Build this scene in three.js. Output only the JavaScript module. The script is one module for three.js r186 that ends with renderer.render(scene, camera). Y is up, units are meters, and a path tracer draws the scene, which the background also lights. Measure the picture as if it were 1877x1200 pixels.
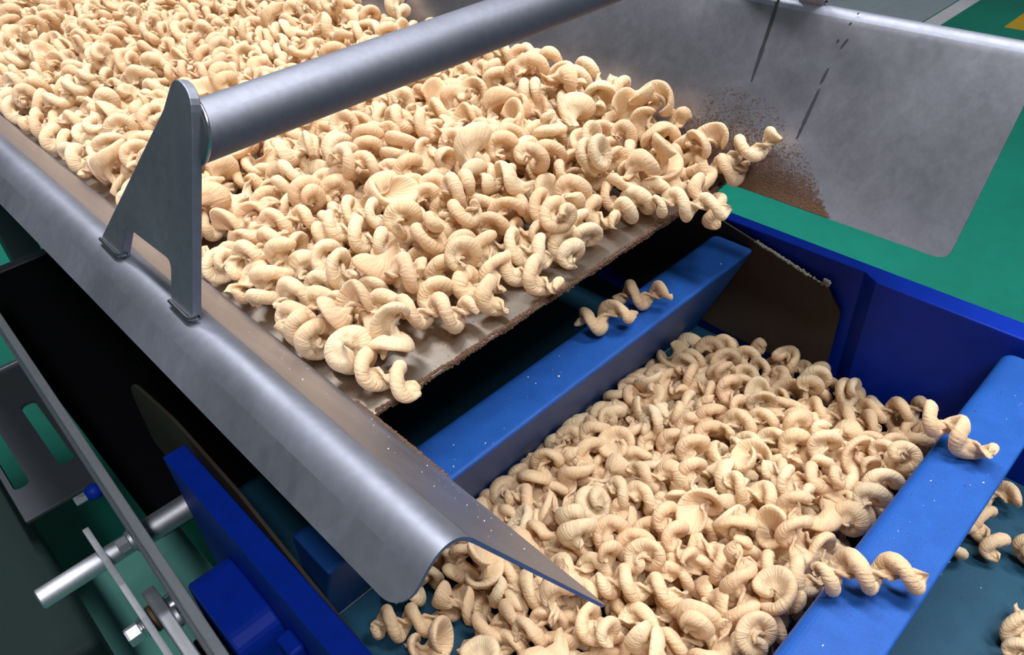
import * as THREE from 'three';
import { RoundedBoxGeometry } from 'three/addons/geometries/RoundedBoxGeometry.js';
import { mergeGeometries, toCreasedNormals } from 'three/addons/utils/BufferGeometryUtils.js';
import { RectAreaLightUniformsLib } from 'three/addons/lights/RectAreaLightUniformsLib.js';

// ------------------------------------------------------------------ units, camera, light
// Everything is laid out in units of U = 0.36 m (the camera's height above the tray's floor);
// x follows the product flow, y is up, z runs across the tray towards the near side.
const U = 0.36;
const scene = new THREE.Scene();
const camera = new THREE.PerspectiveCamera(46.298, 1877 / 1200, 0.01, 60);
const FWD = new THREE.Vector3(-0.58169, -0.62489, -0.52073), DOWN = new THREE.Vector3(0.4145, -0.77854, 0.47125), RGT = new THREE.Vector3(0.69988, -0.05828, -0.71188);
camera.position.set(0, U, 0);
camera.up.copy(DOWN).negate();
camera.lookAt(camera.position.clone().add(FWD));
const renderer = new THREE.WebGLRenderer({ antialias: true });
renderer.toneMapping = THREE.LinearToneMapping;
renderer.toneMappingExposure = 0.95;
renderer.shadowMap.enabled = true;
RectAreaLightUniformsLib.init();
scene.background = new THREE.Color(0x0b0d10);
const LAMP_INTENSITY = 60;                                   // ceiling panels, one brightness for all
const LAMP_COLOR = [0.98, 0.98, 1.0];
const LAMPS = [];                                            // [x, z] in metres
LAMPS.push([-0.25, -0.6], [0.9, -1.4], [1.25, 0.5], [-1.95, -0.7]);
const FLOOR = -2.3;                                          // in U

// ------------------------------------------------------------------ seeded noise
function rng(seed) { let a = seed >>> 0; return () => { a = (a + 0x6d2b79f5) >>> 0; let t = Math.imul(a ^ (a >>> 15), 1 | a); t = (t + Math.imul(t ^ (t >>> 7), 61 | t)) ^ t; return ((t ^ (t >>> 14)) >>> 0) / 4294967296; }; }
function noiseField(n, cx, cy, seed) {                       // tileable value noise, cx by cy cells on n x n
  const r = rng(seed), g = new Float32Array(cx * cy).map(() => r()), o = new Float32Array(n * n);
  for (let j = 0; j < n; j++) for (let i = 0; i < n; i++) {
    const x = i / n * cx, y = j / n * cy, x0 = Math.floor(x), y0 = Math.floor(y); let fx = x - x0, fy = y - y0; fx = fx * fx * (3 - 2 * fx); fy = fy * fy * (3 - 2 * fy);
    const a = g[y0 % cy * cx + x0 % cx], b = g[y0 % cy * cx + (x0 + 1) % cx], c = g[(y0 + 1) % cy * cx + x0 % cx], d = g[(y0 + 1) % cy * cx + (x0 + 1) % cx];
    o[j * n + i] = a + (b - a) * fx + (c - a) * fy + (a - b - c + d) * fx * fy;
  }
  return o;
}
function texture(n, metres, fn, srgb) {                      // fn(i) -> [r, g, b] 0..1, metres covered by one tile
  const d = new Uint8Array(n * n * 4);
  for (let i = 0; i < n * n; i++) { const c = fn(i); for (let k = 0; k < 3; k++) d[i * 4 + k] = Math.max(0, Math.min(255, c[k] * 255)); d[i * 4 + 3] = 255; }
  const t = new THREE.DataTexture(d, n, n, THREE.RGBAFormat);
  t.wrapS = t.wrapT = THREE.RepeatWrapping; t.magFilter = THREE.LinearFilter; t.minFilter = THREE.LinearMipmapLinearFilter; t.generateMipmaps = true;
  if (srgb) t.colorSpace = THREE.SRGBColorSpace;
  t.repeat.set(1 / metres, 1 / metres); t.needsUpdate = true; return t;
}
const N = 512;
const n8 = noiseField(N, 8, 8, 1), n24 = noiseField(N, 24, 24, 2), n64 = noiseField(N, 64, 64, 3), n200 = noiseField(N, 200, 200, 4), nRib = noiseField(N, 120, 7, 5), nFine = noiseField(N, 256, 256, 6);
const grey = (f) => (i) => { const v = f(i); return [v, v, v]; };
const T = {
  puffBump: texture(N, 0.12, grey((i) => 0.45 * nRib[i] + 0.3 * n64[i] + 0.25 * nFine[i])),
  puffColor: texture(N, 0.12, (i) => { const v = 0.93 + 0.05 * n24[i] + 0.03 * n64[i], w = (n8[i] - 0.5) * 0.05; return [v + 0.01, v - 0.01 + w * 0.5, v - 0.03 + w]; }, true),
  steelBump: texture(N, 0.03, grey((i) => 0.6 * nFine[i] + 0.4 * n200[i])),
  steelColor: texture(N, 0.5, (i) => { const v = 0.94 + 0.04 * (n8[i] - 0.5) + 0.05 * (n24[i] - 0.5) + 0.05 * (nFine[i] - 0.5); return [v, v, v]; }, true),
  steelRough: texture(N, 0.35, (i) => { const v = 0.82 + 0.16 * n8[i] + 0.06 * n64[i]; return [v, v, v]; }),
  panColor: texture(N, 0.3, (i) => { const m = 0.55 * n8[i] + 0.3 * n24[i] + 0.15 * n64[i], v = 0.95 - 0.12 * m + 0.05 * (nFine[i] - 0.5); return [v, v * (0.985 - 0.05 * m), v * (0.97 - 0.12 * m)]; }, true),
  plasticColor: texture(N, 0.25, (i) => { const v = 0.9 + 0.06 * n24[i] + 0.06 * nFine[i] - (nFine[i] > 0.93 && n64[i] > 0.55 ? 0.3 : 0); return [v + (v < 0.7 ? 0.15 : 0), v, v]; }, true),
  plasticBump: texture(N, 0.06, grey((i) => 0.5 * n64[i] + 0.5 * nFine[i])),
  floorColor: texture(N, 1.6, (i) => { const v = 0.88 + 0.08 * n8[i] + 0.05 * n64[i]; return [v, v, v]; }, true),
};

// ------------------------------------------------------------------ materials
const lin = (r, g, b) => new THREE.Color().setRGB(r, g, b);
const mat = (o) => { const m = new (o.transmission || o.specularIntensity !== undefined ? THREE.MeshPhysicalMaterial : THREE.MeshStandardMaterial)(o); m.side = THREE.DoubleSide; return m; };
const M = {
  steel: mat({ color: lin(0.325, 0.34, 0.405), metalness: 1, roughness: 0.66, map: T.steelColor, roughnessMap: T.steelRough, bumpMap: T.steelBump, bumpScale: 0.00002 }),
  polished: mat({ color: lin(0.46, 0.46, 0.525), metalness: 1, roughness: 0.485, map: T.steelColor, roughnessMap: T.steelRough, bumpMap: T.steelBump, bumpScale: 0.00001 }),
  satin: mat({ color: lin(0.25, 0.262, 0.31), metalness: 1, roughness: 0.62, map: T.steelColor, bumpMap: T.steelBump, bumpScale: 0.00002 }),
  pan: mat({ color: lin(0.37, 0.355, 0.34), metalness: 1, roughness: 0.46, map: T.panColor, roughnessMap: T.steelRough, bumpMap: T.steelBump, bumpScale: 0.00003 }),
  wornSteel: mat({ color: lin(0.6, 0.6, 0.66), metalness: 1, roughness: 0.55, map: T.steelColor, bumpMap: T.steelBump, bumpScale: 0.00003 }),
  cutSteel: mat({ color: lin(0.6, 0.6, 0.67), metalness: 0.55, roughness: 0.5, map: T.steelColor, bumpMap: T.steelBump, bumpScale: 0.00003 }),
  bright: mat({ color: lin(0.7, 0.7, 0.72), metalness: 1, roughness: 0.18 }),
  rusty: mat({ color: lin(0.17, 0.12, 0.09), metalness: 0.6, roughness: 0.6, map: T.panColor, bumpMap: T.plasticBump, bumpScale: 0.0003 }),
  weld: mat({ color: lin(0.55, 0.55, 0.58), metalness: 1, roughness: 0.25 }),
  cleat: mat({ color: lin(0.016, 0.09, 0.37), roughness: 0.5, specularIntensity: 0.45, map: T.plasticColor, bumpMap: T.plasticBump, bumpScale: 0.00006 }),
  belt: mat({ color: lin(0.012, 0.065, 0.115), roughness: 0.55, specularIntensity: 0.5, map: T.plasticColor, bumpMap: T.plasticBump, bumpScale: 0.00005 }),
  frame: mat({ color: lin(0.001, 0.025, 0.34), roughness: 0.5, specularIntensity: 0.35, map: T.plasticColor, bumpMap: T.plasticBump, bumpScale: 0.00004 }),
  skirt: mat({ color: lin(0.062, 0.05, 0.043), roughness: 0.75, specularIntensity: 0.5, map: T.panColor, bumpMap: T.plasticBump, bumpScale: 0.00005 }),
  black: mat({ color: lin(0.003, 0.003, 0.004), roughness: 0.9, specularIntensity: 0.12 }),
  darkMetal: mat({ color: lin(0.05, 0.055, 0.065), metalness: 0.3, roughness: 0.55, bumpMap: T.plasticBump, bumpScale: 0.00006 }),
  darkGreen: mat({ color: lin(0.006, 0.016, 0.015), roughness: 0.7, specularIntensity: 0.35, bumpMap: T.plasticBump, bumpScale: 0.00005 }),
  floor: mat({ color: lin(0.005, 0.2, 0.14), roughness: 0.5, map: T.floorColor, bumpMap: T.plasticBump, bumpScale: 0.0001 }),
  teal: mat({ color: lin(0.15, 0.44, 0.385), roughness: 0.5, map: T.floorColor, bumpMap: T.plasticBump, bumpScale: 0.0001 }),
  greyPaint: mat({ color: lin(0.3, 0.36, 0.4), roughness: 0.5, map: T.floorColor }),
  whitePaint: mat({ color: lin(0.62, 0.62, 0.66), roughness: 0.5, map: T.floorColor }),
  yellowPaint: mat({ color: lin(0.55, 0.33, 0.02), roughness: 0.5, map: T.floorColor }),
  wall: mat({ color: lin(0.33, 0.345, 0.375), roughness: 0.9 }),
  drip: mat({ color: lin(0.035, 0.035, 0.042), roughness: 0.6, specularIntensity: 0.4 }),
  crumb: mat({ color: lin(0.115, 0.058, 0.032), roughness: 0.95 }),
  paleCrumb: mat({ color: lin(0.72, 0.66, 0.55), roughness: 0.95 }),
  lint: mat({ color: lin(0.3, 0.29, 0.26), roughness: 1 }),
  lampBody: mat({ color: lin(0.7, 0.7, 0.7), roughness: 0.5 }),
  lampGlow: new THREE.MeshStandardMaterial({ color: 0x000000, emissive: lin(...LAMP_COLOR), emissiveIntensity: 6 }),
};
const PUFF_TONES = [[0.93, 0.73, 0.47], [0.92, 0.7, 0.44], [0.94, 0.77, 0.52], [0.91, 0.67, 0.42], [0.93, 0.71, 0.46]].map((c) => mat({ color: lin(...c), roughness: 0.85, map: T.puffColor, bumpMap: T.puffBump, bumpScale: 0.0009, transmission: 0.3, thickness: 0 }));

// ------------------------------------------------------------------ helpers
const creased = (g, a) => { g.scale(2000, 2000, 2000); const o = toCreasedNormals(g, a); o.scale(1 / 2000, 1 / 2000, 1 / 2000); return o; };   // its vertices are matched on a coarse grid
const V = (x, y, z) => new THREE.Vector3(x, y, z);
const taken = new Map();
function numbered(name) { const k = taken.get(name) || 0; taken.set(name, k + 1); return k ? `${name}_${String(k).padStart(3, '0')}` : name; }
function boxUV(g) {                                           // uv in metres from the side each face points to
  if (g.index) g = g.toNonIndexed();
  const p = g.attributes.position, uv = new Float32Array(p.count * 2), a = V(), b = V(), c = V();
  for (let i = 0; i < p.count; i += 3) {
    a.fromBufferAttribute(p, i); b.fromBufferAttribute(p, i + 1).sub(a); c.fromBufferAttribute(p, i + 2).sub(a); b.cross(c);
    const ax = Math.abs(b.x), ay = Math.abs(b.y), az = Math.abs(b.z);
    for (let k = 0; k < 3; k++) {
      const x = p.getX(i + k) * U, y = p.getY(i + k) * U, z = p.getZ(i + k) * U, o = (i + k) * 2;
      if (ay >= ax && ay >= az) { uv[o] = x; uv[o + 1] = z; } else if (az >= ax) { uv[o] = x; uv[o + 1] = y; } else { uv[o] = z; uv[o + 1] = y; }
    }
  }
  g.setAttribute('uv', new THREE.BufferAttribute(uv, 2));
  return g;
}
function clean(g) { for (const k of Object.keys(g.attributes)) if (!['position', 'normal', 'uv'].includes(k)) g.deleteAttribute(k); if (!g.attributes.normal) g.computeVertexNormals(); return g; }
// one named Mesh from geometries in U; parent's base is taken off so that the group stands at its base
function obj(name, geos, material, parent = scene) {
  const list = (Array.isArray(geos) ? geos : [geos]).map((g) => clean(boxUV(g)));
  const g = list.length > 1 ? mergeGeometries(list) : list[0];
  const b = parent.userData.base || [0, 0, 0];
  g.translate(-b[0], -b[1], -b[2]); g.scale(U, U, U);
  const m = new THREE.Mesh(g, material); m.castShadow = m.receiveShadow = true;
  m.name = parent === scene ? numbered(name) : name;
  m.userData.base = b; parent.add(m); return m;
}
function thing(name, label, category, base = [0, 0, 0], group) {
  const o = new THREE.Group(); o.name = numbered(name); o.position.set(base[0] * U, base[1] * U, base[2] * U);
  o.userData = { label, category, base }; if (group) o.userData.group = group; scene.add(o); return o;
}
function tag(o, label, category, group) { o.userData.label = label; o.userData.category = category; if (group) o.userData.group = group; return o; }
function struct(name, geos, m) { const o = obj(name, geos, m); o.userData.kind = 'structure'; return o; }
const box = (x0, x1, y0, y1, z0, z1, r = 0.004, seg = 2) => { const w = x1 - x0, h = y1 - y0, d = z1 - z0, g = new RoundedBoxGeometry(w, h, d, seg, Math.min(r, w / 2.01, h / 2.01, d / 2.01)); g.translate((x0 + x1) / 2, (y0 + y1) / 2, (z0 + z1) / 2); return g; };
// shape in (x, y) extruded along z from z0 to z1
function plateXY(pts, z0, z1, bevel = 0.002, holes = []) {
  const s = new THREE.Shape(pts.map((p) => new THREE.Vector2(...p)));
  for (const h of holes) s.holes.push(new THREE.Path(h.map((p) => new THREE.Vector2(...p))));
  const g = new THREE.ExtrudeGeometry(s, { depth: z1 - z0 - 2 * bevel, bevelEnabled: bevel > 0, bevelSize: bevel, bevelThickness: bevel, bevelOffset: -bevel, bevelSegments: 2, curveSegments: 8 });
  g.translate(0, 0, z0 + bevel); return g;
}
function plateXZ(pts, y0, y1, bevel = 0.002, holes = []) { const f = (a) => a.map(([x, z]) => [x, -z]); const g = plateXY(f(pts), y0, y1, bevel, holes.map(f)); g.rotateX(-Math.PI / 2); return g; }
function round(pts, r, seg = 5) {                             // polygon with rounded corners; r a number or one per corner
  const out = [], n = pts.length;
  for (let i = 0; i < n; i++) {
    const R = Array.isArray(r) ? r[i] : r, p = new THREE.Vector2(...pts[i]), a = new THREE.Vector2(...pts[(i + n - 1) % n]).sub(p), b = new THREE.Vector2(...pts[(i + 1) % n]).sub(p);
    if (!R) { out.push([p.x, p.y]); continue; }
    const la = a.length(), lb = b.length(); a.normalize(); b.normalize();
    const half = Math.acos(Math.max(-1, Math.min(1, a.dot(b)))) / 2, t = Math.min(R / Math.tan(half), la * 0.49, lb * 0.49);
    const p0 = p.clone().addScaledVector(a, t), p1 = p.clone().addScaledVector(b, t);
    for (let k = 0; k <= seg; k++) { const u = k / seg, q = p0.clone().multiplyScalar((1 - u) * (1 - u)).addScaledVector(p, 2 * u * (1 - u)).addScaledVector(p1, u * u); out.push([q.x, q.y]); }
  }
  return out;
}
function rod(a, b, r, bevel = 0.003, seg = 40) {              // solid round bar with chamfered ends between two points
  const d = V(...b).sub(V(...a)), L = d.length();
  const g = new THREE.LatheGeometry([[0, 0], [r - bevel, 0], [r, bevel], [r, L - bevel], [r - bevel, L], [0, L]].map((p) => new THREE.Vector2(...p)), seg);
  const gg = creased(g, 0.6);
  gg.applyQuaternion(new THREE.Quaternion().setFromUnitVectors(V(0, 1, 0), d.normalize())); gg.translate(...a); return gg;
}
function ring(a, b, r0, r1, seg = 40) {
  const d = V(...b).sub(V(...a)), L = d.length(), e = Math.min(0.002, (r1 - r0) / 3);
  const g = new THREE.LatheGeometry([[r0, 0], [r1 - e, 0], [r1, e], [r1, L - e], [r1 - e, L], [r0, L], [r0, 0]].map((p) => new THREE.Vector2(...p)), seg);
  const gg = creased(g, 0.6); gg.applyQuaternion(new THREE.Quaternion().setFromUnitVectors(V(0, 1, 0), d.normalize())); gg.translate(...a); return gg;
}
function hexNut(c, dir, r, h, turn = 0) {
  const g = new THREE.CylinderGeometry(r * 0.93, r, h * 0.16, 6), b = new THREE.CylinderGeometry(r, r, h * 0.84, 6);
  g.translate(0, h * 0.92, 0); b.translate(0, h * 0.42, 0);
  return [g, b].map((k) => { const q = creased(k, 0.3); q.rotateY(turn); q.applyQuaternion(new THREE.Quaternion().setFromUnitVectors(V(0, 1, 0), V(...dir).normalize())); q.translate(...c); return q; });
}
function tubeAlong(pts, r, seg = 40, rad = 8) { return new THREE.TubeGeometry(new THREE.CatmullRomCurve3(pts.map((p) => V(...p))), seg, r, rad, false); }

// ------------------------------------------------------------------ the hall
const FX = [-17, 13], FZ = [-20, 13], CEIL = 8.2;
struct('floor', box(FX[0], FX[1], FLOOR - 0.3, FLOOR, FZ[0], FZ[1], 0.001), M.floor);
struct('ceiling', box(FX[0], FX[1], CEIL, CEIL + 0.3, FZ[0], FZ[1], 0.001), M.wall);
struct('wall_left', box(FX[0] - 0.3, FX[0], FLOOR - 0.3, CEIL + 0.3, FZ[0] - 0.3, FZ[1] + 0.3, 0.001), M.wall);
struct('wall_right', box(FX[1], FX[1] + 0.3, FLOOR - 0.3, CEIL + 0.3, FZ[0] - 0.3, FZ[1] + 0.3, 0.001), M.wall);
struct('wall_back', box(FX[0], FX[1], FLOOR - 0.3, CEIL + 0.3, FZ[0] - 0.3, FZ[0], 0.001), M.wall);
struct('wall_front', box(FX[0], FX[1], FLOOR - 0.3, CEIL + 0.3, FZ[1], FZ[1] + 0.3, 0.001), M.wall);
LAMPS.forEach(([mx, mz]) => {
  const x = mx / U, z = mz / U, y = CEIL - 0.3, w = 1.7, d = 0.5;
  const t = thing('ceiling_lamp', 'long white LED ceiling panel lamp', 'lamp', [x, y, z], 'ceiling panel lamps');
  obj('housing', [box(x - w, x + w, y, y + 0.3, z - d, z + d, 0.02)], M.lampBody, t);
  obj('diffuser', [box(x - w + 0.08, x + w - 0.08, y - 0.03, y - 0.001, z - d + 0.08, z + d - 0.08, 0.01)], M.lampGlow, t);
  const l = new THREE.RectAreaLight(lin(...LAMP_COLOR), LAMP_INTENSITY, (2 * w - 0.16) * U, (2 * d - 0.16) * U);
  l.position.set(0, -0.04 * U, 0); l.rotation.x = -Math.PI / 2; l.name = 'panel_light'; l.castShadow = true; t.add(l);
});
// painted marks on the far floor
const mk = FLOOR + 0.004;
tag(obj('floor_marking', box(-3.53, -3.33, FLOOR, mk, -17, -6, 0.001), M.whitePaint), 'white painted line along the grey walkway on the floor', 'floor marking');
tag(obj('floor_walkway', box(-9, -3.55, FLOOR, mk, -17, -6, 0.001), M.greyPaint), 'pale grey painted walkway on the floor behind the tray', 'walkway');
tag(obj('floor_marking', box(-2.72, -2.3, FLOOR, mk, -17, -10.75, 0.001), M.yellowPaint), 'yellow painted block on the green floor', 'floor marking');

// ------------------------------------------------------------------ vibrating tray
const ZC = -1.05775, ZL = -0.4785, ZR = 2 * ZC - ZL, FRONT = -0.94, TIP = -0.373, BACK = -4.8;
const tray = thing('vibrating_tray', 'stainless steel vibrating feeder tray with flared walls and a cross tube', 'feeder tray', [-2, 0, ZC]);
const TH = 0.0048;
obj('tray_floor', box(BACK, FRONT, -0.007, 0, ZR - 0.002, ZL + 0.002, 0.001), M.pan, tray);
const PROFILE = (() => {                                      // [z, y] of the near wall's inner face, fold to lip edge
  const f = new THREE.Vector2(ZL, 0), c = new THREE.Vector2(-0.2385, 0.424), e = new THREE.Vector2(-0.170, 0.352), out = [];
  const dir1 = c.clone().sub(f).normalize(), dir2 = e.clone().sub(c).normalize(), R = 0.042, half = Math.acos(-dir1.dot(dir2)) / 2, t = R / Math.tan(half);
  const p0 = c.clone().addScaledVector(dir1, -t), p1 = c.clone().addScaledVector(dir2, t);
  for (const u of [0, 0.01, 0.02, 0.035, 0.055, 0.08, 0.12, 0.25, 0.4, 0.55, 0.7, 0.85]) out.push(f.clone().lerp(p0, u));
  for (let k = 0; k <= 14; k++) { const u = k / 14; out.push(p0.clone().multiplyScalar((1 - u) * (1 - u)).addScaledVector(c, 2 * u * (1 - u)).addScaledVector(p1, u * u)); }
  for (const u of [0.2, 0.4, 0.55, 0.7, 0.8, 0.88, 0.94, 0.98, 1]) out.push(p1.clone().lerp(e, u));
  return out;
})();
function wallSheet(mirror, from, to) {
  const s = [0]; for (let i = 1; i < PROFILE.length; i++) s.push(s[i - 1] + PROFILE[i].distanceTo(PROFILE[i - 1]));
  const S = s[s.length - 1], r0 = 0.024, r1 = 0.034;
  const xe = s.map((v) => { let x = TIP; if (v < r0) x -= r0 - Math.sqrt(r0 * r0 - (r0 - v) ** 2); if (S - v < r1) x -= r1 - Math.sqrt(Math.max(0, r1 * r1 - (r1 - S + v) ** 2)); return x; });
  const nrm = PROFILE.map((p, i) => { const a = PROFILE[Math.max(0, i - 1)], b = PROFILE[Math.min(PROFILE.length - 1, i + 1)], d = b.clone().sub(a).normalize(); return new THREE.Vector2(d.y, -d.x); });   // away from the tray's inside
  const xs = [0, 0.25, 0.5, 0.75, 0.9, 1], pos = [], idx = [], NP = to - from, K = xs.length;
  for (const side of [0, 1]) PROFILE.forEach((p, i) => { if (i < from || i >= to) return; xs.forEach((u) => { const q = p.clone().addScaledVector(nrm[i], side * TH); const z = mirror ? 2 * ZC - q.x : q.x; pos.push(BACK + (xe[i] - BACK) * u, q.y, z); }); });
  const at = (side, i, k) => side * NP * K + i * K + k, quad = (a, b, c, d) => idx.push(a, b, c, a, c, d);
  for (let i = 0; i < NP - 1; i++) for (let k = 0; k < K - 1; k++) { quad(at(0, i, k), at(0, i, k + 1), at(0, i + 1, k + 1), at(0, i + 1, k)); quad(at(1, i, k), at(1, i + 1, k), at(1, i + 1, k + 1), at(1, i, k + 1)); }
  for (let i = 0; i < NP - 1; i++) { quad(at(0, i, K - 1), at(1, i, K - 1), at(1, i + 1, K - 1), at(0, i + 1, K - 1)); quad(at(0, i + 1, 0), at(1, i + 1, 0), at(1, i, 0), at(0, i, 0)); }
  for (let k = 0; k < K - 1; k++) { quad(at(0, 0, k + 1), at(0, 0, k), at(1, 0, k), at(1, 0, k + 1)); quad(at(0, NP - 1, k), at(0, NP - 1, k + 1), at(1, NP - 1, k + 1), at(1, NP - 1, k)); }
  if (mirror) for (let i = 0; i < idx.length; i += 3) { const t = idx[i]; idx[i] = idx[i + 1]; idx[i + 1] = t; }
  const g = new THREE.BufferGeometry(); g.setAttribute('position', new THREE.Float32BufferAttribute(pos, 3)); g.setIndex(idx);
  return creased(g.toNonIndexed(), 0.5);
}
const BEND = 15, ALL = PROFILE.length;                          // the sheet's polished inside ends where the lip bends over
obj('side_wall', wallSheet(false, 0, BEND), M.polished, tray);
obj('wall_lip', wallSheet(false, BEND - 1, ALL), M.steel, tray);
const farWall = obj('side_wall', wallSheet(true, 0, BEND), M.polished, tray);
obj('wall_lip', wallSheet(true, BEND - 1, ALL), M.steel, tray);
// cross tube and its two gusset brackets
const LEAN = V(0, 0.94723, -0.32056), LN = V(0, 0.32056, 0.94723);
function bracket(mirror) {
  const pts = round([[-1.183, 0.006], [-1.186, -0.012], [-1.112, -0.006], [-1.086, 0.056], [-0.942, 0.060], [-0.942, -0.012], [-0.879, -0.014], [-0.8775, 0.24], [-0.8805, 0.292], [-0.925, 0.304], [-0.955, 0.255]], [0.006, 0.004, 0.002, 0.011, 0.014, 0.002, 0.002, 0.01, 0.03, 0.03, 0.02]);
  const g = plateXY(pts, 0, 0.0125, 0.0012);
  g.translate(0, 0, -0.0125);
  const m = new THREE.Matrix4().makeBasis(V(1, 0, 0), LEAN, LN); m.setPosition(0, 0.40534, -0.22809); g.applyMatrix4(m);
  if (mirror) { g.applyMatrix4(new THREE.Matrix4().makeScale(1, 1, -1)); g.translate(0, 0, 2 * ZC); const i = g.index; if (i) { for (let k = 0; k < i.count; k += 3) { const t = i.getX(k); i.setX(k, i.getX(k + 1)); i.setX(k + 1, t); } } else { for (const a of Object.values(g.attributes)) for (let k = 0; k < a.count; k += 3) for (let c = 0; c < a.itemSize; c++) { const t = a.getComponent(k, c); a.setComponent(k, c, a.getComponent(k + 1, c)); a.setComponent(k + 1, c, t); } } g.computeVertexNormals(); }
  return g;
}
const TX = -0.9, TY = 0.628, TZ = -0.315, TR = 0.0365;
const tubeEnd = [[TX, TY, TZ], [TX, TY, 2 * ZC - TZ]];
const shear = (g) => { const p = g.attributes.position; for (let i = 0; i < p.count; i++) { const z = p.getZ(i), e = Math.abs(z - TZ) < 0.02 ? -1 : Math.abs(z - 2 * ZC + TZ) < 0.02 ? 1 : 0; p.setZ(i, z + e * 0.3384 * (p.getY(i) - TY)); } return g; };
obj('cross_tube', shear(rod(tubeEnd[0], tubeEnd[1], TR, 0.001, 72)), M.satin, tray);
for (const mirror of [false, true]) {
  const b = obj('bracket', bracket(mirror), M.steel, tray);
  const zz = (z) => (mirror ? 2 * ZC - z : z);
  for (const [x0, x1] of [[-1.183, -1.112], [-0.942, -0.88]]) obj('weld_bead', tubeAlong([[x0, 0.408, zz(-0.2265)], [(x0 + x1) / 2, 0.4075, zz(-0.2255)], [x1, 0.408, zz(-0.2265)], [x1 + 0.008, 0.411, zz(-0.236)]], 0.003, 16, 8), M.weld, b);
  obj('weld_bead', shear(new THREE.TorusGeometry(TR, 0.0028, 8, 56).translate(TX, TY, zz(TZ - 0.0035))), M.weld, b);
}
// drip marks on the far wall: thin dried streaks, in wall coordinates (x, height up the slope)
const WD = V(0, 0.424, -0.24).normalize(), WN = V(0, 0.24, 0.424).normalize();
const onWall = (x, y, off = 0.0006) => V(x, 0, ZR).addScaledVector(WD, y / WD.y).addScaledVector(WN, off);
[[[-0.99, 0.405], [-0.985, 0.33], [-0.978, 0.225], 0.0115], [[-0.8, 0.245], [-0.803, 0.19], [-0.805, 0.135], 0.0085], [[-0.799, 0.288], [-0.801, 0.27], [-0.803, 0.255], 0.0065], [[-0.782, 0.352], [-0.786, 0.342], [-0.79, 0.33], 0.006], [[-0.803, 0.347], [-0.803, 0.344], [-0.804, 0.34], 0.005], [[-0.79, 0.383], [-0.791, 0.381], [-0.793, 0.378], 0.005], [[-0.782, 0.404], [-0.783, 0.402], [-0.784, 0.400], 0.004]].forEach(([a, b, c, w], n) => {
  const r = rng(900 + n), pts = [], L = [], Rr = [];
  for (let k = 0; k <= 12; k++) { const u = k / 12, x = (1 - u) * (1 - u) * a[0] + 2 * u * (1 - u) * b[0] + u * u * c[0], y = (1 - u) * (1 - u) * a[1] + 2 * u * (1 - u) * b[1] + u * u * c[1], ww = w * (0.7 + 0.5 * r()) * Math.sin(Math.PI * Math.min(0.97, Math.max(0.06, 0.12 + u * 0.8))) ** 0.6; L.push([x - ww / 2, y]); Rr.push([x + ww / 2, y]); }
  const pos = [], idx = [];
  L.forEach((p, k) => { for (const q of [p, Rr[k]]) for (const o of [0, 0.0009]) { const v = onWall(q[0], q[1], o); pos.push(v.x, v.y, v.z); } });
  for (let k = 0; k < 12; k++) { const a0 = k * 4, b0 = a0 + 4; idx.push(a0 + 1, a0 + 3, b0 + 3, a0 + 1, b0 + 3, b0 + 1, a0, a0 + 1, b0 + 1, a0, b0 + 1, b0, a0 + 3, a0 + 2, b0 + 2, a0 + 3, b0 + 2, b0 + 3); }
  idx.push(0, 2, 3, 0, 3, 1, 48, 49, 51, 48, 51, 50);
  const g = new THREE.BufferGeometry(); g.setAttribute('position', new THREE.Float32BufferAttribute(pos, 3)); g.setIndex(idx); g.computeVertexNormals();
  const o = obj('drip_mark', g, M.drip, farWall); if (!n) o.userData.label = 'dark dried drip streak';
});
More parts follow.
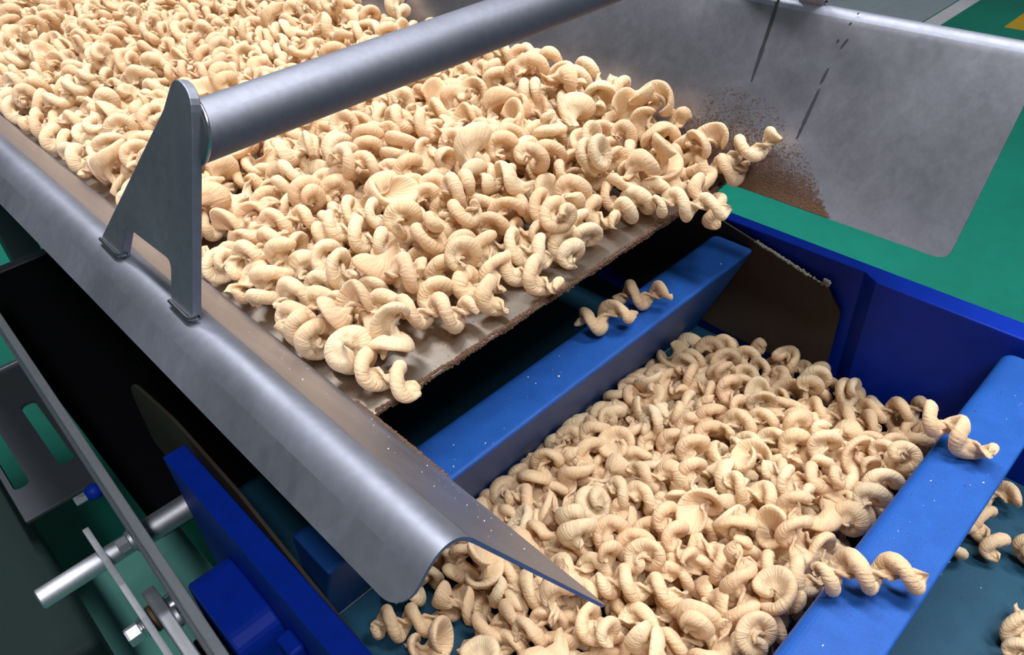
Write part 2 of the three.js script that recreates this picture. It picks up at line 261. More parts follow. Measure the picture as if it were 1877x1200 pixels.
// crumbs: brown dust caked on the far wall, along the tray's front edge and the near wall's lower edge
function grains(name, parent, material, list, seed, flat = 0.6) {
  const r = rng(seed), g = new THREE.IcosahedronGeometry(1, 0), im = new THREE.InstancedMesh(g, material, list.length), d = new THREE.Object3D(), b = parent.userData.base;
  list.forEach(([p, s], i) => { d.position.set((p.x - b[0]) * U, (p.y - b[1]) * U, (p.z - b[2]) * U); d.rotation.set(r() * 6, r() * 6, r() * 6); d.scale.set(s * U * (0.7 + 0.6 * r()), s * U * flat, s * U * (0.7 + 0.6 * r())); d.updateMatrix(); im.setMatrixAt(i, d.matrix); });
  im.name = name; im.userData.kind = 'stuff'; im.castShadow = im.receiveShadow = true; parent.add(im); return im;
}
{
  const r = rng(31), dust = [], gauss = () => (r() + r() + r() - 1.5) / 1.5;
  for (let k = 0; k < 110000; k++) {
    const x = -1.16 + 0.52 * r(), top = 0.205 * Math.max(0, 1 - ((x + 1.02) / 0.36) ** 2 * (x > -1.02 ? 1 : 6)), y = top * Math.pow(r(), 2.3) + 0.012 * Math.abs(gauss());
    const edge = y / (top + 0.01), keep = 1 - Math.min(1, edge * 1.05);
    if (top <= 0 || r() > 0.05 + keep * keep) continue;
    dust.push([onWall(x + 0.012 * gauss(), Math.max(0.002, y), 0.0004), 0.0007 + 0.0015 * r() ** 3]);
  }
  const c = grains('crumb_dust', farWall, M.crumb, dust, 32); c.userData.label = 'brown crumb dust caked on the wall';
  const front = [];
  for (let k = 0; k < 9000; k++) { const z = ZR + 0.01 + (ZL - ZR - 0.02) * r(), a = r(); front.push([V(FRONT - 0.004 + 0.005 * gauss() + 0.0012 * Math.sin(z * 43) + 0.001 * Math.sin(z * 91 + 1), -0.012 * a + 0.002, z), 0.0018 + 0.0018 * r()]); }
  for (let k = 0; k < 2500; k++) { const x = FRONT - 0.05 + 0.28 * r() * r(); front.push([V(x, 0.003 + 0.004 * gauss(), ZL + 0.001 + 0.003 * gauss()), 0.0016 + 0.0016 * r()]); }
  for (let k = 0; k < 500; k++) { const z = ZR + (ZL - ZR) * r(); front.push([V(FRONT - 0.3 * r() * r() - 0.01, 0.0008, z), 0.0004 + 0.0006 * r()]); }
  const f = grains('crumb_dust', tray, M.crumb, front, 33); f.userData.label = 'brown crumb residue along the front edge';
}

// ------------------------------------------------------------------ conveyor: frame, belt, cleats
const BELT = -0.68, CT = -0.29;                               // belt surface and cleat top
const frame = thing('conveyor_frame', 'blue plastic side panels and dark skirts of the cleated conveyor', 'conveyor frame', [-0.5, BELT, ZC]);
const nearPanel = obj('side_panel', plateXZ([[-1.43, -0.2], [1.2, -0.2], [1.2, -0.253], [-1.43, -0.253]], -1.0, -0.255, 0.004), M.frame, frame);
const farPanel = obj('side_panel', plateXZ([[-1.77, -1.905], [1.2, -1.905], [1.2, -1.835], [-0.565, -1.835], [-0.61, -1.862], [-1.77, -1.862]], -1.0, -0.255, 0.004), M.frame, frame);
const skirtPts = (x0) => round([[x0, -0.62], [x0, -0.2], [-1.15, -0.232], [-0.69, -0.335], [-0.638, -0.4], [-0.638, -0.66], [-1.0, -0.66]], [0.06, 0.12, 0.1, 0.03, 0.03, 0.01, 0.01]);
const farSkirt = obj('skirt', plateXY(skirtPts(-1.5), -1.848, -1.840, 0.001), M.skirt, frame);
const nearSkirt = obj('skirt', plateXY(round([[-1.9, -0.6], [-1.86, -0.31], [-1.5, -0.235], [-1.2, -0.25], [-0.4, -0.45], [-0.4, -0.66], [-1.0, -0.66]], [0.02, 0.3, 0.4, 0.2, 0.03, 0.01, 0.01], 10), -0.272, -0.264, 0.001), M.skirt, frame);
{
  const r = rng(41), l = [];
  for (let k = 0; k < 260; k++) { const u = r(), x = -0.935 + 0.26 * u * (0.5 + 0.5 * r()), y = -0.280 - (x + 0.94) * 0.224; l.push([V(x, y + 0.004 * (r() - 0.3), -1.844 + 0.008 * (r() - 0.5)), 0.0016 + 0.0025 * r()]); }
  for (let k = 0; k < 60; k++) l.push([V(-0.697 + 0.02 * (r() - 0.5), -0.326 + 0.016 * r(), -1.842 + 0.006 * r()), 0.002 + 0.002 * r()]);
  grains('lint', farSkirt, M.lint, l, 42, 1.4).userData.label = 'grey lint clinging to the skirt edge';
}
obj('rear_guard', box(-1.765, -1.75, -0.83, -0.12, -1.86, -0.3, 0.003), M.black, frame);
// bearing block on the near panel and its fittings
const block = obj('bearing_block', plateXY(round([[-1.245, -0.95], [-1.245, -0.42], [-1.0, -0.42], [-1.0, -0.95]], [0.01, 0.06, 0.06, 0.01], 8), -0.2, -0.1, 0.006), M.frame, frame);
obj('block_screw', rod([-1.12, -0.66, -0.1], [-1.12, -0.66, -0.09], 0.03, 0.004), M.rusty, block);
obj('panel_rib', box(-0.96, -0.9, -0.95, -0.40, -0.2, -0.165, 0.01), M.frame, frame);
obj('panel_screw', rod([-0.985, -0.56, -0.2], [-0.985, -0.56, -0.17], 0.018, 0.003), M.bright, frame);

const belt = thing('cleated_belt', 'dark teal conveyor belt carrying tall bright blue cleats', 'conveyor belt', [-0.5, BELT, ZC]);
obj('belt_band', box(-1.62, 1.2, BELT - 0.016, BELT, -1.833, -0.275, 0.004), M.belt, belt);
obj('tail_pulley', rod([-1.61, BELT - 0.1, -1.80], [-1.61, BELT - 0.1, -0.29], 0.085, 0.01), M.belt, belt);
const seamGeo = (x) => box(x, x + 0.0015, BELT, BELT + 0.0012, -1.79, -0.29, 0.0003);
const CLEAT = (x) => {                                        // front top edge at x
  const pts = round([[x - 0.205, BELT - 0.002], [x - 0.15, CT - 0.075], [x - 0.15, CT], [x, CT], [x - 0.17, BELT - 0.002]], [0, 0.03, 0.036, 0.011, 0], 8);
  return plateXY(pts, -1.815, -0.297, 0.006);
};
for (const x of [-0.92, -0.075, 0.77]) obj('cleat', CLEAT(x), M.cleat, belt);
for (const x of [-1.088, -0.243]) obj('belt_seam', seamGeo(x), M.lint, belt);
{
  const r = rng(51), pale = [], dark = [];
  for (const x of [-0.92, -0.075]) for (let k = 0; k < 70; k++) { const p = V(x - 0.012 - 0.11 * r(), CT + 0.0005, -1.7 + 1.35 * r()); (r() < 0.55 ? pale : dark).push([p, 0.0006 + 0.0022 * r() ** 4]); }
  for (let k = 0; k < 90; k++) pale.push([V(-1.0 + 1.2 * r(), BELT + 0.0005, -1.7 + 1.35 * r()), 0.0006 + 0.0014 * r() ** 3]);
  grains('pale_crumbs', belt, M.paleCrumb, pale, 52); grains('brown_crumbs', belt, M.crumb, dark, 53);
  const q = []; for (let k = 0; k < 70; k++) q.push([V(-1.1 + 0.72 * r(), 0.05 + 0.25 * r(), 0), 0.0003 + 0.0007 * r() ** 3]);
  q.forEach((e) => { const h = e[0].y; e[0].z = ZL + 0.566 * h - 0.0008; });
  grains('pale_crumbs', tray, M.paleCrumb, q, 54);
}

// ------------------------------------------------------------------ take-up gear on the near side
const shaft = thing('tail_shaft', 'round steel tail shaft sticking out past the blue side panel', 'shaft', [-1.615, -0.6, -0.02]);
obj('shaft_body', rod([-1.6, -0.6, -0.3], [-1.6, -0.6, -0.07], 0.034), M.wornSteel, shaft);
obj('shaft_end', rod([-1.6, -0.6, -0.07], [-1.6, -0.6, 0.16], 0.0265), M.wornSteel, shaft);
const rail = thing('take_up_plate', 'long steel side plate beside the black panel with bolts', 'steel plate', [-1.8, -0.7, -0.11]);
{
  const a = V(-3.1, 0, -0.137), b = V(-0.8, 0, -0.071), d = b.clone().sub(a), L = d.length(), ang = Math.atan2(-d.z, d.x);
  const place = (g) => { g.rotateY(ang); g.translate(a.x, 0, a.z); return g; };
  obj('plate', place(plateXY(round([[0, -0.43], [1.35, -0.43], [L, -0.46], [L, -0.62], [0, -0.62]], [0, 0.3, 0, 0, 0]), -0.011, 0.011, 0.003)), M.cutSteel, rail);
  obj('edge_strip', place(plateXY([[0, -0.52], [L, -0.55], [L, -0.62], [0, -0.62]], 0.0112, 0.02, 0.002)), M.wornSteel, rail);
  for (const [x, y, z] of [[-1.56, -0.555, -0.073], [-1.29, -0.575, -0.062], [-1.05, -0.575, -0.06]]) {
    const bolt = obj('bolt', hexNut([x, y, z + 0.012], [0, 0, 1], 0.021, 0.026, 0.3), M.wornSteel, rail);
    obj('washer', ring([x, y, z], [x, y, z + 0.0115], 0.01, 0.026, 24), M.wornSteel, bolt);
  }
}
const arm = thing('tension_arm', 'flat steel tension arm clamped on the tail shaft', 'tension arm', [-1.4, -0.7, 0]);
obj('flat_bar', plateXY(round([[-1.70, -0.555], [-1.55, -0.56], [-1.44, -0.545], [-1.33, -0.555], [-1.0, -0.57], [-1.0, -0.65], [-1.34, -0.64], [-1.45, -0.62], [-1.56, -0.645], [-1.68, -0.645]], [0.02, 0.02, 0.02, 0.02, 0, 0, 0.02, 0.02, 0.02, 0.03]), -0.008, 0.008, 0.002), M.cutSteel, arm);
obj('clamp_nut', hexNut([-1.34, -0.6, 0.02], [0, 0, 1], 0.024, 0.03, 0.1), M.wornSteel, arm);
obj('lock_washer', [ring([-1.34, -0.6, 0.0085], [-1.34, -0.6, 0.0135], 0.012, 0.028, 24), ring([-1.34, -0.6, 0.0145], [-1.34, -0.6, 0.0195], 0.012, 0.026, 24)], M.bright, arm);
const link = thing('eye_link', 'rounded steel eye link on a bright pin between arm and plate', 'link', [-1.36, -0.62, -0.04]);
obj('link_body', plateXY(round([[-1.415, -0.55], [-1.30, -0.55], [-1.10, -0.62], [-1.0, -0.66], [-1.0, -0.74], [-1.30, -0.67], [-1.415, -0.67]], [0.05, 0.05, 0.03, 0, 0, 0.05, 0.055], 8), -0.052, -0.022, 0.004), M.wornSteel, link);
obj('link_pin', rod([-1.355, -0.61, -0.085], [-1.355, -0.61, -0.052], 0.03), M.bright, link);
obj('spacer', rod([-1.355, -0.61, -0.022], [-1.355, -0.61, -0.009], 0.034), M.rusty, link);
obj('rod_end', [rod([-1.26, -0.69, -0.09], [-1.26, -0.69, -0.055], 0.026), rod([-1.2, -0.72, -0.085], [-1.2, -0.72, -0.045], 0.036)], M.rusty, link);
const knob = obj('knob', new THREE.SphereGeometry(0.024, 24, 16).translate(-1.86, -0.615, -0.065), M.frame, rail); knob.userData.label = 'small blue knob';
obj('knob_bolt', hexNut([-1.86, -0.615, -0.044], [0, 0, 1], 0.014, 0.03, 0.4), M.wornSteel, knob);

// slotted cover plate, dark beam, black panel, all below the near side
const slot = (x0, x1, z0, z1) => round([[x0, z0], [x1, z0], [x1, z1], [x0, z1]], Math.min(z1 - z0, 0.09) * 0.48, 6);
const cover = thing('slotted_cover', 'dark grey steel cover plate with rounded slots over the green floor', 'cover plate', [-2.5, -0.8, 0]);
obj('cover_plate', plateXZ(round([[-2.93, 0.118], [-2.93, -0.118], [-2.11, -0.1], [-2.11, 0.118]], 0.004), -0.812, -0.8, 0.002, [slot(-2.67, -2.26, -0.088, -0.036), slot(-2.72, -2.26, 0.052, 0.104)]), M.darkMetal, cover);
obj('cover_lip', box(-2.945, -2.925, -0.812, -0.79, -0.118, 0.2, 0.003), M.wornSteel, cover);
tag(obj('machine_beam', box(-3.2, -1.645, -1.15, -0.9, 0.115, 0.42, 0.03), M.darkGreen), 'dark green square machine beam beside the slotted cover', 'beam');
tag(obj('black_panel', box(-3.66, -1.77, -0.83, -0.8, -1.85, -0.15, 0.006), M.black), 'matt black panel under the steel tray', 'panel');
tag(obj('panel_edge_bar', box(-3.72, -3.66, -0.83, -0.795, -1.9, -0.15, 0.006), M.darkMetal), 'dark grey edge bar along the end of the black panel', 'bar');
tag(obj('blue_channel', box(-6.2, -4.6, FLOOR, FLOOR + 0.35, -0.76, -0.64, 0.01), M.cleat), 'blue steel channel on the floor behind the black panel', 'channel');
tag(obj('machine_leg', box(-5.0, -4.8, FLOOR, -0.9, -0.6, -0.44, 0.01), M.darkMetal), 'dark grey machine leg behind the black panel', 'leg');
tag(obj('base_plate', box(-2.35, -1.15, -1.42, -1.38, -0.27, 0.34, 0.01), M.teal), 'pale teal painted base plate below the tension arm', 'base plate');

// ------------------------------------------------------------------ corn puffs: shapes
const smooth = (a, b, x) => { const t = Math.max(0, Math.min(1, (x - a) / (b - a))); return t * t * (3 - 2 * t); };
// A puff is one strand wound like an auger: a fat round rim on a thin web that meets the axis.
function puffShape(o, seed) {
  const r = rng(seed), { L, turns, R, thick, tilt = 0, bend = 0, hand = 1, flare = 0, tail = 0.12 } = o, per = 30, n = Math.round(turns * per), ph = r() * 6.28, w1 = r() * 6, w2 = r() * 6;
  const Rt = (t) => R * (1 + flare * (t - 0.5)) * (1 + 0.1 * Math.sin(t * turns * 5.1 + w1) + 0.05 * Math.sin(t * turns * 13 + w2));
  const taper = (t) => 0.2 + 0.8 * smooth(0, tail, t) * smooth(0, tail * 0.5, 1 - t);
  const pos = [], uv = [], idx = []; let run = 0, K = 0; const axis = [];
  const tw = r() * 0.5, warp = (r() - 0.5) * 0.25;
  for (let i = 0; i <= n; i++) {
    const t = i / n, tp = t + (warp - 0.35) * t * (1 - t), ang = hand * (2 * Math.PI * turns * t) + ph, k = taper(t), RR = Math.max(thick * 1.1, Rt(t) * (0.25 + 0.75 * k)), c0 = V((tp - 0.5) * L, bend * (Math.sin(Math.PI * t) - 0.6), bend * tw * Math.sin(2 * Math.PI * t));
    const T1 = V(L, bend * Math.PI * Math.cos(Math.PI * t), bend * tw * 2 * Math.PI * Math.cos(2 * Math.PI * t)).normalize(), Bn = V(0, 0, 1).addScaledVector(T1, -T1.z).normalize(), Nn = Bn.clone().cross(T1);
    const E = Nn.clone().multiplyScalar(Math.cos(ang)).addScaledVector(Bn, Math.sin(ang));
    const end = Math.sqrt(Math.max(0, 1 - (Math.max(0, 1 - i / 3)) ** 2)) * Math.sqrt(Math.max(0, 1 - (Math.max(0, 1 - (n - i) / 3)) ** 2)) * 0.85 + 0.15;
    const rr = thick * (0.55 + 0.45 * k) * end * (1 + 0.09 * Math.sin(ang * 2.3 + w2) + 0.06 * Math.sin(ang * 6.1 + w1)), c = RR - rr, wc = 0.72 * rr, sec = [];
    for (let a = 0; a <= 8; a++) { const f = (-125 + a * 31.25) * Math.PI / 180; sec.push([c + rr * Math.cos(f), rr * Math.sin(f)]); }
    sec.push([c * 0.5, 0.4 * rr], [c * 0.14, wc * 1.1], [-wc * 0.6, wc * 0.8], [-wc, 0], [-wc * 0.6, -wc * 0.8], [c * 0.14, -wc * 1.1], [c * 0.5, -0.4 * rr]);
    K = sec.length; let pv = 0;
    sec.forEach(([p, h], j) => { const q = c0.clone().addScaledVector(E, p).addScaledVector(T1, h + tilt * p); pos.push(q.x, q.y, q.z); uv.push(run * U, pv * U); pv += 0.4 * thick; });
    run += 2 * Math.PI * turns / n * R;
    if (i % Math.max(1, Math.floor(n / 5)) === Math.floor(n / 10)) axis.push([c0.clone().addScaledVector(T1, tilt * RR * 0.4), RR]);
  }
  for (let i = 0; i < n; i++) for (let j = 0; j < K; j++) { const a = i * K + j, b = i * K + (j + 1) % K; idx.push(a, b, b + K, a, b + K, a + K); }
  for (const [i, flip] of [[0, 1], [n, 0]]) { const m = pos.length / 3; let x = 0, y = 0, z = 0; for (let j = 0; j < K; j++) { x += pos[(i * K + j) * 3]; y += pos[(i * K + j) * 3 + 1]; z += pos[(i * K + j) * 3 + 2]; } pos.push(x / K, y / K, z / K); uv.push(0, 0); for (let j = 0; j < K; j++) { const a = i * K + j, b = i * K + (j + 1) % K; flip ? idx.push(m, b, a) : idx.push(m, a, b); } }
  if (hand < 0) for (let i = 0; i < idx.length; i += 3) { const t = idx[i]; idx[i] = idx[i + 1]; idx[i + 1] = t; }
  const g = new THREE.BufferGeometry(); g.setAttribute('position', new THREE.Float32BufferAttribute(pos, 3)); g.setAttribute('uv', new THREE.Float32BufferAttribute(uv, 2)); g.setIndex(idx);
  g.computeVertexNormals(); g.scale(U, U, U);
  return { geo: g, spheres: axis.map(([p, R_]) => [p.x, p.y, p.z, R_ * 0.8]), L, kind: o.kind };
}
const SHAPES = [];
{
  const r = rng(77), j = (a, b) => a + (b - a) * r();
  const th = () => j(0.0138, 0.016);
  for (let k = 0; k < 8; k++) SHAPES.push(puffShape({ kind: 'corkscrew', L: j(0.14, 0.175), turns: j(2.1, 2.7), R: j(0.04, 0.045), thick: th(), tilt: j(-0.5, 0.5), bend: j(-0.02, 0.02), hand: 1, tail: j(0.1, 0.25) }, 100 + k));
  for (let k = 0; k < 4; k++) SHAPES.push(puffShape({ kind: 'corkscrew', L: j(0.185, 0.215), turns: j(2.6, 3.1), R: j(0.038, 0.044), thick: th(), tilt: j(-0.3, 0.5), bend: j(-0.03, 0.03), hand: 1, tail: 0.22, flare: j(-0.4, 0.4) }, 120 + k));
  for (let k = 0; k < 5; k++) SHAPES.push(puffShape({ kind: 'funnel', L: j(0.1, 0.13), turns: j(1.6, 2.1), R: j(0.042, 0.046), thick: th(), tilt: j(0.5, 0.9) * (k % 2 ? 1 : -1), bend: j(-0.012, 0.012), hand: 1, flare: 0.7, tail: 0.32 }, 140 + k));
  for (let k = 0; k < 5; k++) SHAPES.push(puffShape({ kind: 'ring', L: j(0.055, 0.085), turns: j(1.4, 1.9), R: j(0.044, 0.05), thick: th(), tilt: j(-0.5, 0.5), bend: 0, hand: 1, tail: 0.15 }, 160 + k));
}

// ------------------------------------------------------------------ corn puffs: pouring and settling
const bodies = [];
const pr = rng(2024);
function addBody(shape, p, q, zone, fixed = false, label) { bodies.push({ s: shape, p: V(...p), q: q.clone(), zone, fixed, label, a: V(...p), n: SHAPES[shape].spheres.length }); return bodies[bodies.length - 1]; }
function randomTurn(flat = 0.55) {                            // axis mostly lying, any heading
  const head = pr() * 6.283, up = (pr() * 2 - 1) * flat * 1.2, d = V(Math.cos(head) * Math.cos(up), Math.sin(up), Math.sin(head) * Math.cos(up));
  return new THREE.Quaternion().setFromUnitVectors(V(1, 0, 0), d).multiply(new THREE.Quaternion().setFromAxisAngle(V(1, 0, 0), pr() * 6.283));
}
function aim(dx, dy, dz, roll) { return new THREE.Quaternion().setFromUnitVectors(V(1, 0, 0), V(dx, dy, dz).normalize()).multiply(new THREE.Quaternion().setFromAxisAngle(V(1, 0, 0), roll)); }
const lerpT = (t, x) => { if (x <= t[0][0]) return t[0][1]; for (let i = 1; i < t.length; i++) if (x <= t[i][0]) { const u = (x - t[i - 1][0]) / (t[i][0] - t[i - 1][0]); return t[i - 1][1] + (t[i][1] - t[i - 1][1]) * u; } return t[t.length - 1][1]; };
const FRONTLINE = [[-1.68, -0.97], [-1.5, -0.96], [-1.43, -0.965], [-1.3, -0.995], [-1.14, -1.045], [-1.0, -1.01], [-0.9, -0.985], [-0.85, -1.065], [-0.77, -1.12], [-0.7, -1.05], [-0.58, -0.98], [-0.48, -0.97]];
function trayTop(x, z) {
  const back = FRONTLINE && lerpT(FRONTLINE, z) - x; if (back <= 0) return -1;
  const across = lerpT([[-1.75, 0.26], [-1.5, 0.235], [-1.0, 0.19], [-0.7, 0.15], [-0.56, 0.1], [-0.48, 0.06]], z);
  return Math.min(across, 0.055 + back * 0.8);
}
function beltTop(x, z) {
  const zz = lerpT([[-1.83, -0.6], [-1.7, -0.54], [-1.5, -0.45], [-1.2, -0.365], [-0.9, -0.35], [-0.7, -0.41], [-0.55, -0.52], [-0.42, -0.61], [-0.36, -0.66]], z);
  const xx = lerpT([[-1.1, -0.14], [-0.95, -0.1], [-0.75, -0.01], [-0.5, 0], [-0.3, -0.03]], x);
  return Math.max(BELT + 0.01, zz + xx);
}
function fill(zone, x0, x1, z0, z1, y0, top, step, layer) {
  for (let y = y0, k = 0; y < y0 + 0.5; y += layer, k++) for (let x = x0 + (k % 2) * step * 0.5; x < x1; x += step) for (let z = z0 + (k % 2) * step * 0.4; z < z1; z += step * 0.95) {
    const px = x + (pr() - 0.5) * step * 0.9, pz = z + (pr() - 0.5) * step * 0.9, py = y + (pr() - 0.5) * layer * 0.4;
    if (py > top(px, pz)) continue;
    const s = Math.floor(pr() * SHAPES.length); addBody(s, [px, py, pz], randomTurn(), zone);
  }
}
// single puffs that lie apart from the heaps
const lone = [
  [10, [-0.165, CT + 0.042, -0.965], aim(0.62, 0.02, -0.55, 0.4), 'long corkscrew puff lying across the wide blue cleat', [0, 1, 0, CT]],
  [3, [-0.185, CT + 0.044, -1.405], aim(0.85, 0.0, 0.1, 2.0), 'pale corkscrew puff near the panel end of the wide blue cleat', [0, 1, 0, CT]],
  [0, [-1.0, CT + 0.04, -1.235], aim(0.7, 0.05, -0.75, 1.0), 'tan corkscrew puff lying flat on the blue cleat below the tray edge', [0, 1, 0, CT]],
  [2, [-0.995, CT + 0.041, -1.375], aim(0.75, 0.1, -0.5, 3.0), 'tan corkscrew puff leaning on its neighbour on the blue cleat below the tray edge', [0, 1, 0, CT]],
  [1, [-0.975, 0.04, -0.54], aim(0.9, 0.02, -0.25, 1.2), 'thick cream corkscrew puff about to drop off the tray corner', [0, 1, 0, 0]],
  [19, [-1.06, 0.07, -0.525], aim(0.5, 0.72, 0.5, 0), 'round cream ring puff lying at the near front tray corner', [0, 1, 0, 0]],
  [4, [-0.935, 0.0, -1.545], aim(0.55, -0.8, 0.1, 0.6), 'cream puff hanging over the tray front edge beside the far wall'],
  [2, [-0.885, 0.112, -1.645], aim(0.8, 0.42, -0.3, 2.4), 'cream puff with a curled tip leaning on the far tray wall'],
  [5, [-0.95, 0.045, -1.6], aim(0.75, 0.05, -0.5, 1.4), 'cream puff lying on the tray floor corner under the leaning puff', [0, 1, 0, 0]],
  [5, [-0.93, BELT + 0.04, -0.43], aim(0.6, 0.0, -0.75, 0.3), 'tan corkscrew puff lying alone on the belt below the steel lip', [0, 1, 0, BELT]],
];
for (const [s, p, q, l, on] of lone) addBody(s, p, q, 'lone', true, l).on = on;
fill('tray', -4.75, -0.86, ZR - 0.03, ZL - 0.01, 0.04, trayTop, 0.108, 0.064);
fill('bucket', -1.12, -0.27, -1.8, -0.36, BELT + 0.04, beltTop, 0.106, 0.063);
fill('next', -0.1, 0.42, -1.72, -1.05, BELT + 0.042, (x, z) => (z < lerpT([[-0.08, -1.47], [0.0, -1.33], [0.3, -1.1]], x) && pr() > 0.2 ? BELT + 0.07 : -9), 0.135, 0.066);

function settle(iters) {
  const nb = bodies.length, start = new Int32Array(nb + 1); bodies.forEach((b, i) => { start[i + 1] = start[i] + b.n; });
  const ns = start[nb], sx = new Float32Array(ns), sy = new Float32Array(ns), sz = new Float32Array(ns), sr = new Float32Array(ns), own = new Int32Array(ns);
  const rx = new Float32Array(ns), ry = new Float32Array(ns), rz = new Float32Array(ns), v = V();
  bodies.forEach((b, i) => { for (let k = start[i]; k < start[i + 1]; k++) { own[k] = i; sr[k] = SHAPES[b.s].spheres[k - start[i]][3]; } });
  const D = new Float32Array(nb * 6), cnt = new Int32Array(nb), cell = 0.1, inert = bodies.map((b) => SHAPES[b.s].L ** 2 / 10 + 0.0006), dq = new THREE.Quaternion();
  const push = (k, nx, ny, nz, lam) => { const b = own[k]; if (bodies[b].fixed) return; const o = b * 6, cx = ry[k] * nz - rz[k] * ny, cy = rz[k] * nx - rx[k] * nz, cz = rx[k] * ny - ry[k] * nx, I = inert[b]; D[o] += nx * lam; D[o + 1] += ny * lam; D[o + 2] += nz * lam; D[o + 3] += cx * lam / I; D[o + 4] += cy * lam / I; D[o + 5] += cz * lam / I; cnt[b]++; };
  const wOf = (k, nx, ny, nz) => { const b = own[k]; if (bodies[b].fixed) return 0; const cx = ry[k] * nz - rz[k] * ny, cy = rz[k] * nx - rx[k] * nz, cz = rx[k] * ny - ry[k] * nx; return 1 + (cx * cx + cy * cy + cz * cz) / inert[b]; };
  const plane = (k, nx, ny, nz, d) => { const pen = sr[k] * 1.2 - (sx[k] * nx + sy[k] * ny + sz[k] * nz - d); if (pen > 0) push(k, nx, ny, nz, pen / wOf(k, nx, ny, nz)); };
  const wl = V(0, 0.24, -0.424).normalize(), wr = V(0, 0.24, 0.424).normalize(), cl = V(0.39, -0.17, 0).normalize();
  for (let it = 0; it < iters; it++) {
    const late = it / iters, g = late < 0.85 ? 0.0022 : 0.0008;
    D.fill(0); cnt.fill(0);
    const grid = new Map();
    for (let i = 0; i < nb; i++) {
      const b = bodies[i]; if (!b.fixed) { b.p.y -= g; if (late > 0.1) { b.p.x += (b.a.x - b.p.x) * 0.02; b.p.z += (b.a.z - b.p.z) * 0.02; } }
      for (let k = start[i]; k < start[i + 1]; k++) { const s = SHAPES[b.s].spheres[k - start[i]]; v.set(s[0], s[1], s[2]).applyQuaternion(b.q); rx[k] = v.x; ry[k] = v.y; rz[k] = v.z; sx[k] = b.p.x + v.x; sy[k] = b.p.y + v.y; sz[k] = b.p.z + v.z; const key = (Math.floor(sx[k] / cell) + 512) * 1048576 + (Math.floor(sy[k] / cell) + 512) * 1024 + Math.floor(sz[k] / cell) + 512; const l = grid.get(key); if (l) l.push(k); else grid.set(key, [k]); }
    }
    for (const [key, list] of grid) for (let dx = -1; dx <= 1; dx++) for (let dy = -1; dy <= 1; dy++) for (let dz = -1; dz <= 1; dz++) {
      const key2 = key + dx * 1048576 + dy * 1024 + dz; if (key2 < key) continue; const other = grid.get(key2); if (!other) continue;
      for (const a of list) for (const c of other) {
        if (own[a] === own[c] || (key2 === key && c <= a)) continue;
        let nx = sx[a] - sx[c], ny = sy[a] - sy[c], nz = sz[a] - sz[c]; const R = sr[a] + sr[c], d2 = nx * nx + ny * ny + nz * nz; if (d2 >= R * R || d2 < 1e-12) continue;
        const d = Math.sqrt(d2), pen = R - d; nx /= d; ny /= d; nz /= d; const w = wOf(a, nx, ny, nz) + wOf(c, nx, ny, nz); if (!w) continue;
        push(a, nx, ny, nz, pen / w); push(c, -nx, -ny, -nz, pen / w);
      }
    }
    for (let k = 0; k < ns; k++) {
      const b = bodies[own[k]]; if (b.fixed) continue;
      if (b.zone === 'tray') { plane(k, 0, 1, 0, 0); plane(k, wl.x, wl.y, wl.z, wl.z * ZL); plane(k, wr.x, wr.y, wr.z, wr.z * ZR); } else {
        plane(k, 0, 1, 0, BELT); plane(k, 0, 0, -1, 0.275); plane(k, 0, 0, 1, sx[k] < -0.64 ? -1.838 : -1.83);
        if (b.zone === 'bucket') { plane(k, cl.x, cl.y, 0, -0.92 * cl.x + CT * cl.y); if (sy[k] < CT + 0.01) plane(k, -0.9864, 0.1644, 0, 0.9864 * 0.225 + 0.1644 * -0.365); } else plane(k, cl.x, cl.y, 0, -0.075 * cl.x + CT * cl.y);
      }
    }
    for (let i = 0; i < nb; i++) {
      if (!cnt[i] || bodies[i].fixed) continue; const b = bodies[i], o = i * 6, f = 0.9 / (0.6 + 0.4 * cnt[i]);
      let mx = D[o] * f, my = D[o + 1] * f, mz = D[o + 2] * f; const m = Math.hypot(mx, my, mz), cap = m > 0.012 ? 0.012 / m : 1; b.p.x += mx * cap; b.p.y += my * cap; b.p.z += mz * cap;
      const ax = D[o + 3] * f, ay = D[o + 4] * f, az = D[o + 5] * f, al = Math.hypot(ax, ay, az); if (al > 1e-7) { const c = Math.min(al, 0.12); dq.setFromAxisAngle(v.set(ax / al, ay / al, az / al), c); b.q.premultiply(dq).normalize(); }
    }
  }
}
settle(150);
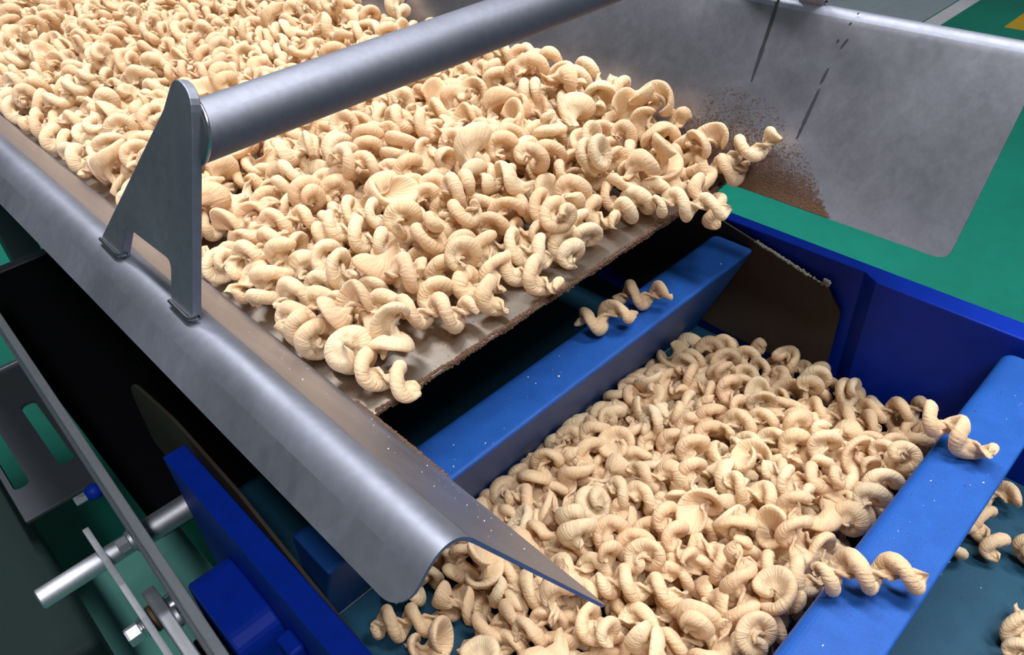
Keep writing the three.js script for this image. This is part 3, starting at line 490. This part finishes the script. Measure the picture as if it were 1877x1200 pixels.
{ // rest every puff on the surfaces that carry it: no vertex below the floor, the walls, the belt or the cleats
  const wl = V(0, 0.24, -0.424).normalize(), wr = V(0, 0.24, 0.424).normalize(), v = V(), sh = SHAPES.map((s) => s.geo.attributes.position);
  const F = [0, 1, 0, 0], planes = {
    tray: [F, [0, wl.y, wl.z, wl.z * ZL], [0, wr.y, wr.z, wr.z * ZR]],
    bucket: [[0, 1, 0, BELT], [0, 0, -1, 0.275], [0, 0, 1, -1.833], [0.9167, -0.3996, 0, -0.92 * 0.9167 - CT * 0.3996], [-0.9864, 0.1644, 0, 0.9864 * 0.225 + 0.1644 * -0.365]],
    next: [[0, 1, 0, BELT], [0, 0, 1, -1.833], [0.9167, -0.3996, 0, -0.075 * 0.9167 - CT * 0.3996]],
  };
  for (const b of bodies) for (let pass = 0; pass < 3; pass++) {
    if (b.fixed && !b.on) break;
    const list = b.on ? [b.on] : planes[b.zone], low = list.map(() => 1), p = sh[b.s];
    for (let i = 0; i < p.count; i++) { v.fromBufferAttribute(p, i).divideScalar(U).applyQuaternion(b.q).add(b.p); list.forEach((n, k) => { const d = n[0] * v.x + n[1] * v.y + n[2] * v.z - n[3]; if (d < low[k] && !(b.zone === 'bucket' && k === 4 && v.y > CT)) low[k] = d; }); }
    list.forEach((n, k) => { if (low[k] < 0.0015 || b.on) b.p.addScaledVector(V(n[0], n[1], n[2]), 0.0015 - low[k]); });
  }
}

// ------------------------------------------------------------------ corn puffs: which show largest
{
  const W = 939, Hh = 600, F = 1403.35 / 2, zb = new Float32Array(W * Hh).fill(1e9), id = new Int32Array(W * Hh).fill(-1), v = V();
  const splat = (p, r, who) => { v.copy(p); v.y -= 1; const z = v.dot(FWD); if (z < 0.1) return; const x = W / 2 + F * v.dot(RGT) / z, y = Hh / 2 + F * v.dot(DOWN) / z, R = F * r / z; for (let j = Math.max(0, Math.ceil(y - R)); j <= Math.min(Hh - 1, y + R); j++) for (let i = Math.max(0, Math.ceil(x - R)); i <= Math.min(W - 1, x + R); i++) { const q = ((i - x) ** 2 + (j - y) ** 2) / (R * R); if (q > 1) continue; const d = z - r * Math.sqrt(1 - q); if (d < zb[j * W + i]) { zb[j * W + i] = d; id[j * W + i] = who; } } };
  for (let k = 0; k <= 200; k++) splat(V(TX, TY, TZ + (2 * ZC - 2 * TZ) * k / 200), TR, -2);
  for (let k = 0; k <= 300; k++) { const x = BACK + (TIP - BACK) * k / 300; splat(V(x, 0.38, -0.22), 0.03, -2); }
  const s0 = V();
  bodies.forEach((b, i) => { for (const s of SHAPES[b.s].spheres) splat(s0.set(s[0], s[1], s[2]).applyQuaternion(b.q).add(b.p), s[3] / 0.8, i); b.seen = 0; });
  for (let k = 0; k < W * Hh; k++) if (id[k] >= 0) bodies[id[k]].seen++;
}
const order = bodies.map((b, i) => i).sort((a, c) => (bodies[c].fixed - bodies[a].fixed) || (bodies[c].seen - bodies[a].seen));
const single = new Set(order.slice(0, 300));
const LOOK = { corkscrew: 'corkscrew corn puff', funnel: 'wide-mouthed funnel corn puff', ring: 'short ring corn puff' };
function where(b) {                                           // what the puff lies beside
  const { x, y, z } = b.p;
  if (b.zone === 'tray') return z > -0.64 ? 'beside the near steel tray wall' : z < -1.48 ? 'beside the far steel tray wall' : x > -1.2 ? 'on the front slope of the tray heap' : x > -1.9 ? 'on the middle of the tray heap' : 'far back on the tray heap';
  if (b.zone === 'next') return 'on the belt past the wide cleat';
  return z > -0.6 ? 'by the near foot of the belt heap' : z < -1.5 ? 'by the dark skirt beside the belt' : x < -0.88 ? 'against the cleat below the tray' : x > -0.42 ? 'against the wide cleat' : 'on top of the belt heap';
}
function pose(b) { const d = V(1, 0, 0).applyQuaternion(b.q); return Math.abs(d.y) > 0.55 ? 'standing on end' : Math.abs(d.x) > Math.abs(d.z) ? 'lying along the flow' : 'lying crosswise'; }
const tr = rng(5);
const rest = { tray: [], belt: [] };
bodies.forEach((b, i) => {
  const tone = Math.floor(tr() * PUFF_TONES.length);
  if (single.has(i)) {
    const m = new THREE.Mesh(SHAPES[b.s].geo, PUFF_TONES[tone]); m.name = numbered('corn_puff'); m.castShadow = m.receiveShadow = true;
    m.position.copy(b.p).multiplyScalar(U); m.quaternion.copy(b.q);
    const k = SHAPES[b.s].kind;
    if (b.label) tag(m, b.label, 'corn puff'); else tag(m, `${SHAPES[b.s].L > 0.18 ? 'long ' : ''}${LOOK[k]} ${pose(b)} ${where(b)}`, 'corn puff', `${SHAPES[b.s].L > 0.18 ? 'long ' : ''}${k} puffs ${pose(b)} ${where(b)}`);
    scene.add(m);
  } else rest[b.zone === 'tray' ? 'tray' : 'belt'].push([b, tone]);
});
for (const [zone, label] of [['tray', 'remaining cream corn puffs of the heap in the steel tray'], ['belt', 'remaining corn puffs of the heap lying on the belt']]) {
  const g = new THREE.Group(); g.name = numbered('corn_puff_heap'); g.userData = { label, category: 'corn puffs', kind: 'stuff' }; scene.add(g);
  SHAPES.forEach((s, k) => {
    const list = rest[zone].filter(([b]) => SHAPES[b.s] === s); if (!list.length) return;
    const im = new THREE.InstancedMesh(s.geo, PUFF_TONES[2], list.length), mm = new THREE.Matrix4(), one = V(1, 1, 1), c = new THREE.Color(), base = PUFF_TONES[2].color;
    list.forEach(([b, tone], i) => { mm.compose(b.p.clone().multiplyScalar(U), b.q, one); im.setMatrixAt(i, mm); const q = PUFF_TONES[tone].color; im.setColorAt(i, c.setRGB(q.r / base.r, q.g / base.g, q.b / base.b)); });
    im.name = 'corn_puffs'; im.userData.kind = 'stuff'; im.castShadow = im.receiveShadow = true; g.add(im);
  });
}
console.log('bodies', bodies.length, 'seen', bodies.filter((b) => b.seen > 0).length, 'rest', rest.tray.length, rest.belt.length, 'tris/shape', SHAPES.map((s) => s.geo.index.count / 3).join(' '));
scene.traverse((o) => { delete o.userData.base; });
renderer.render(scene, camera);
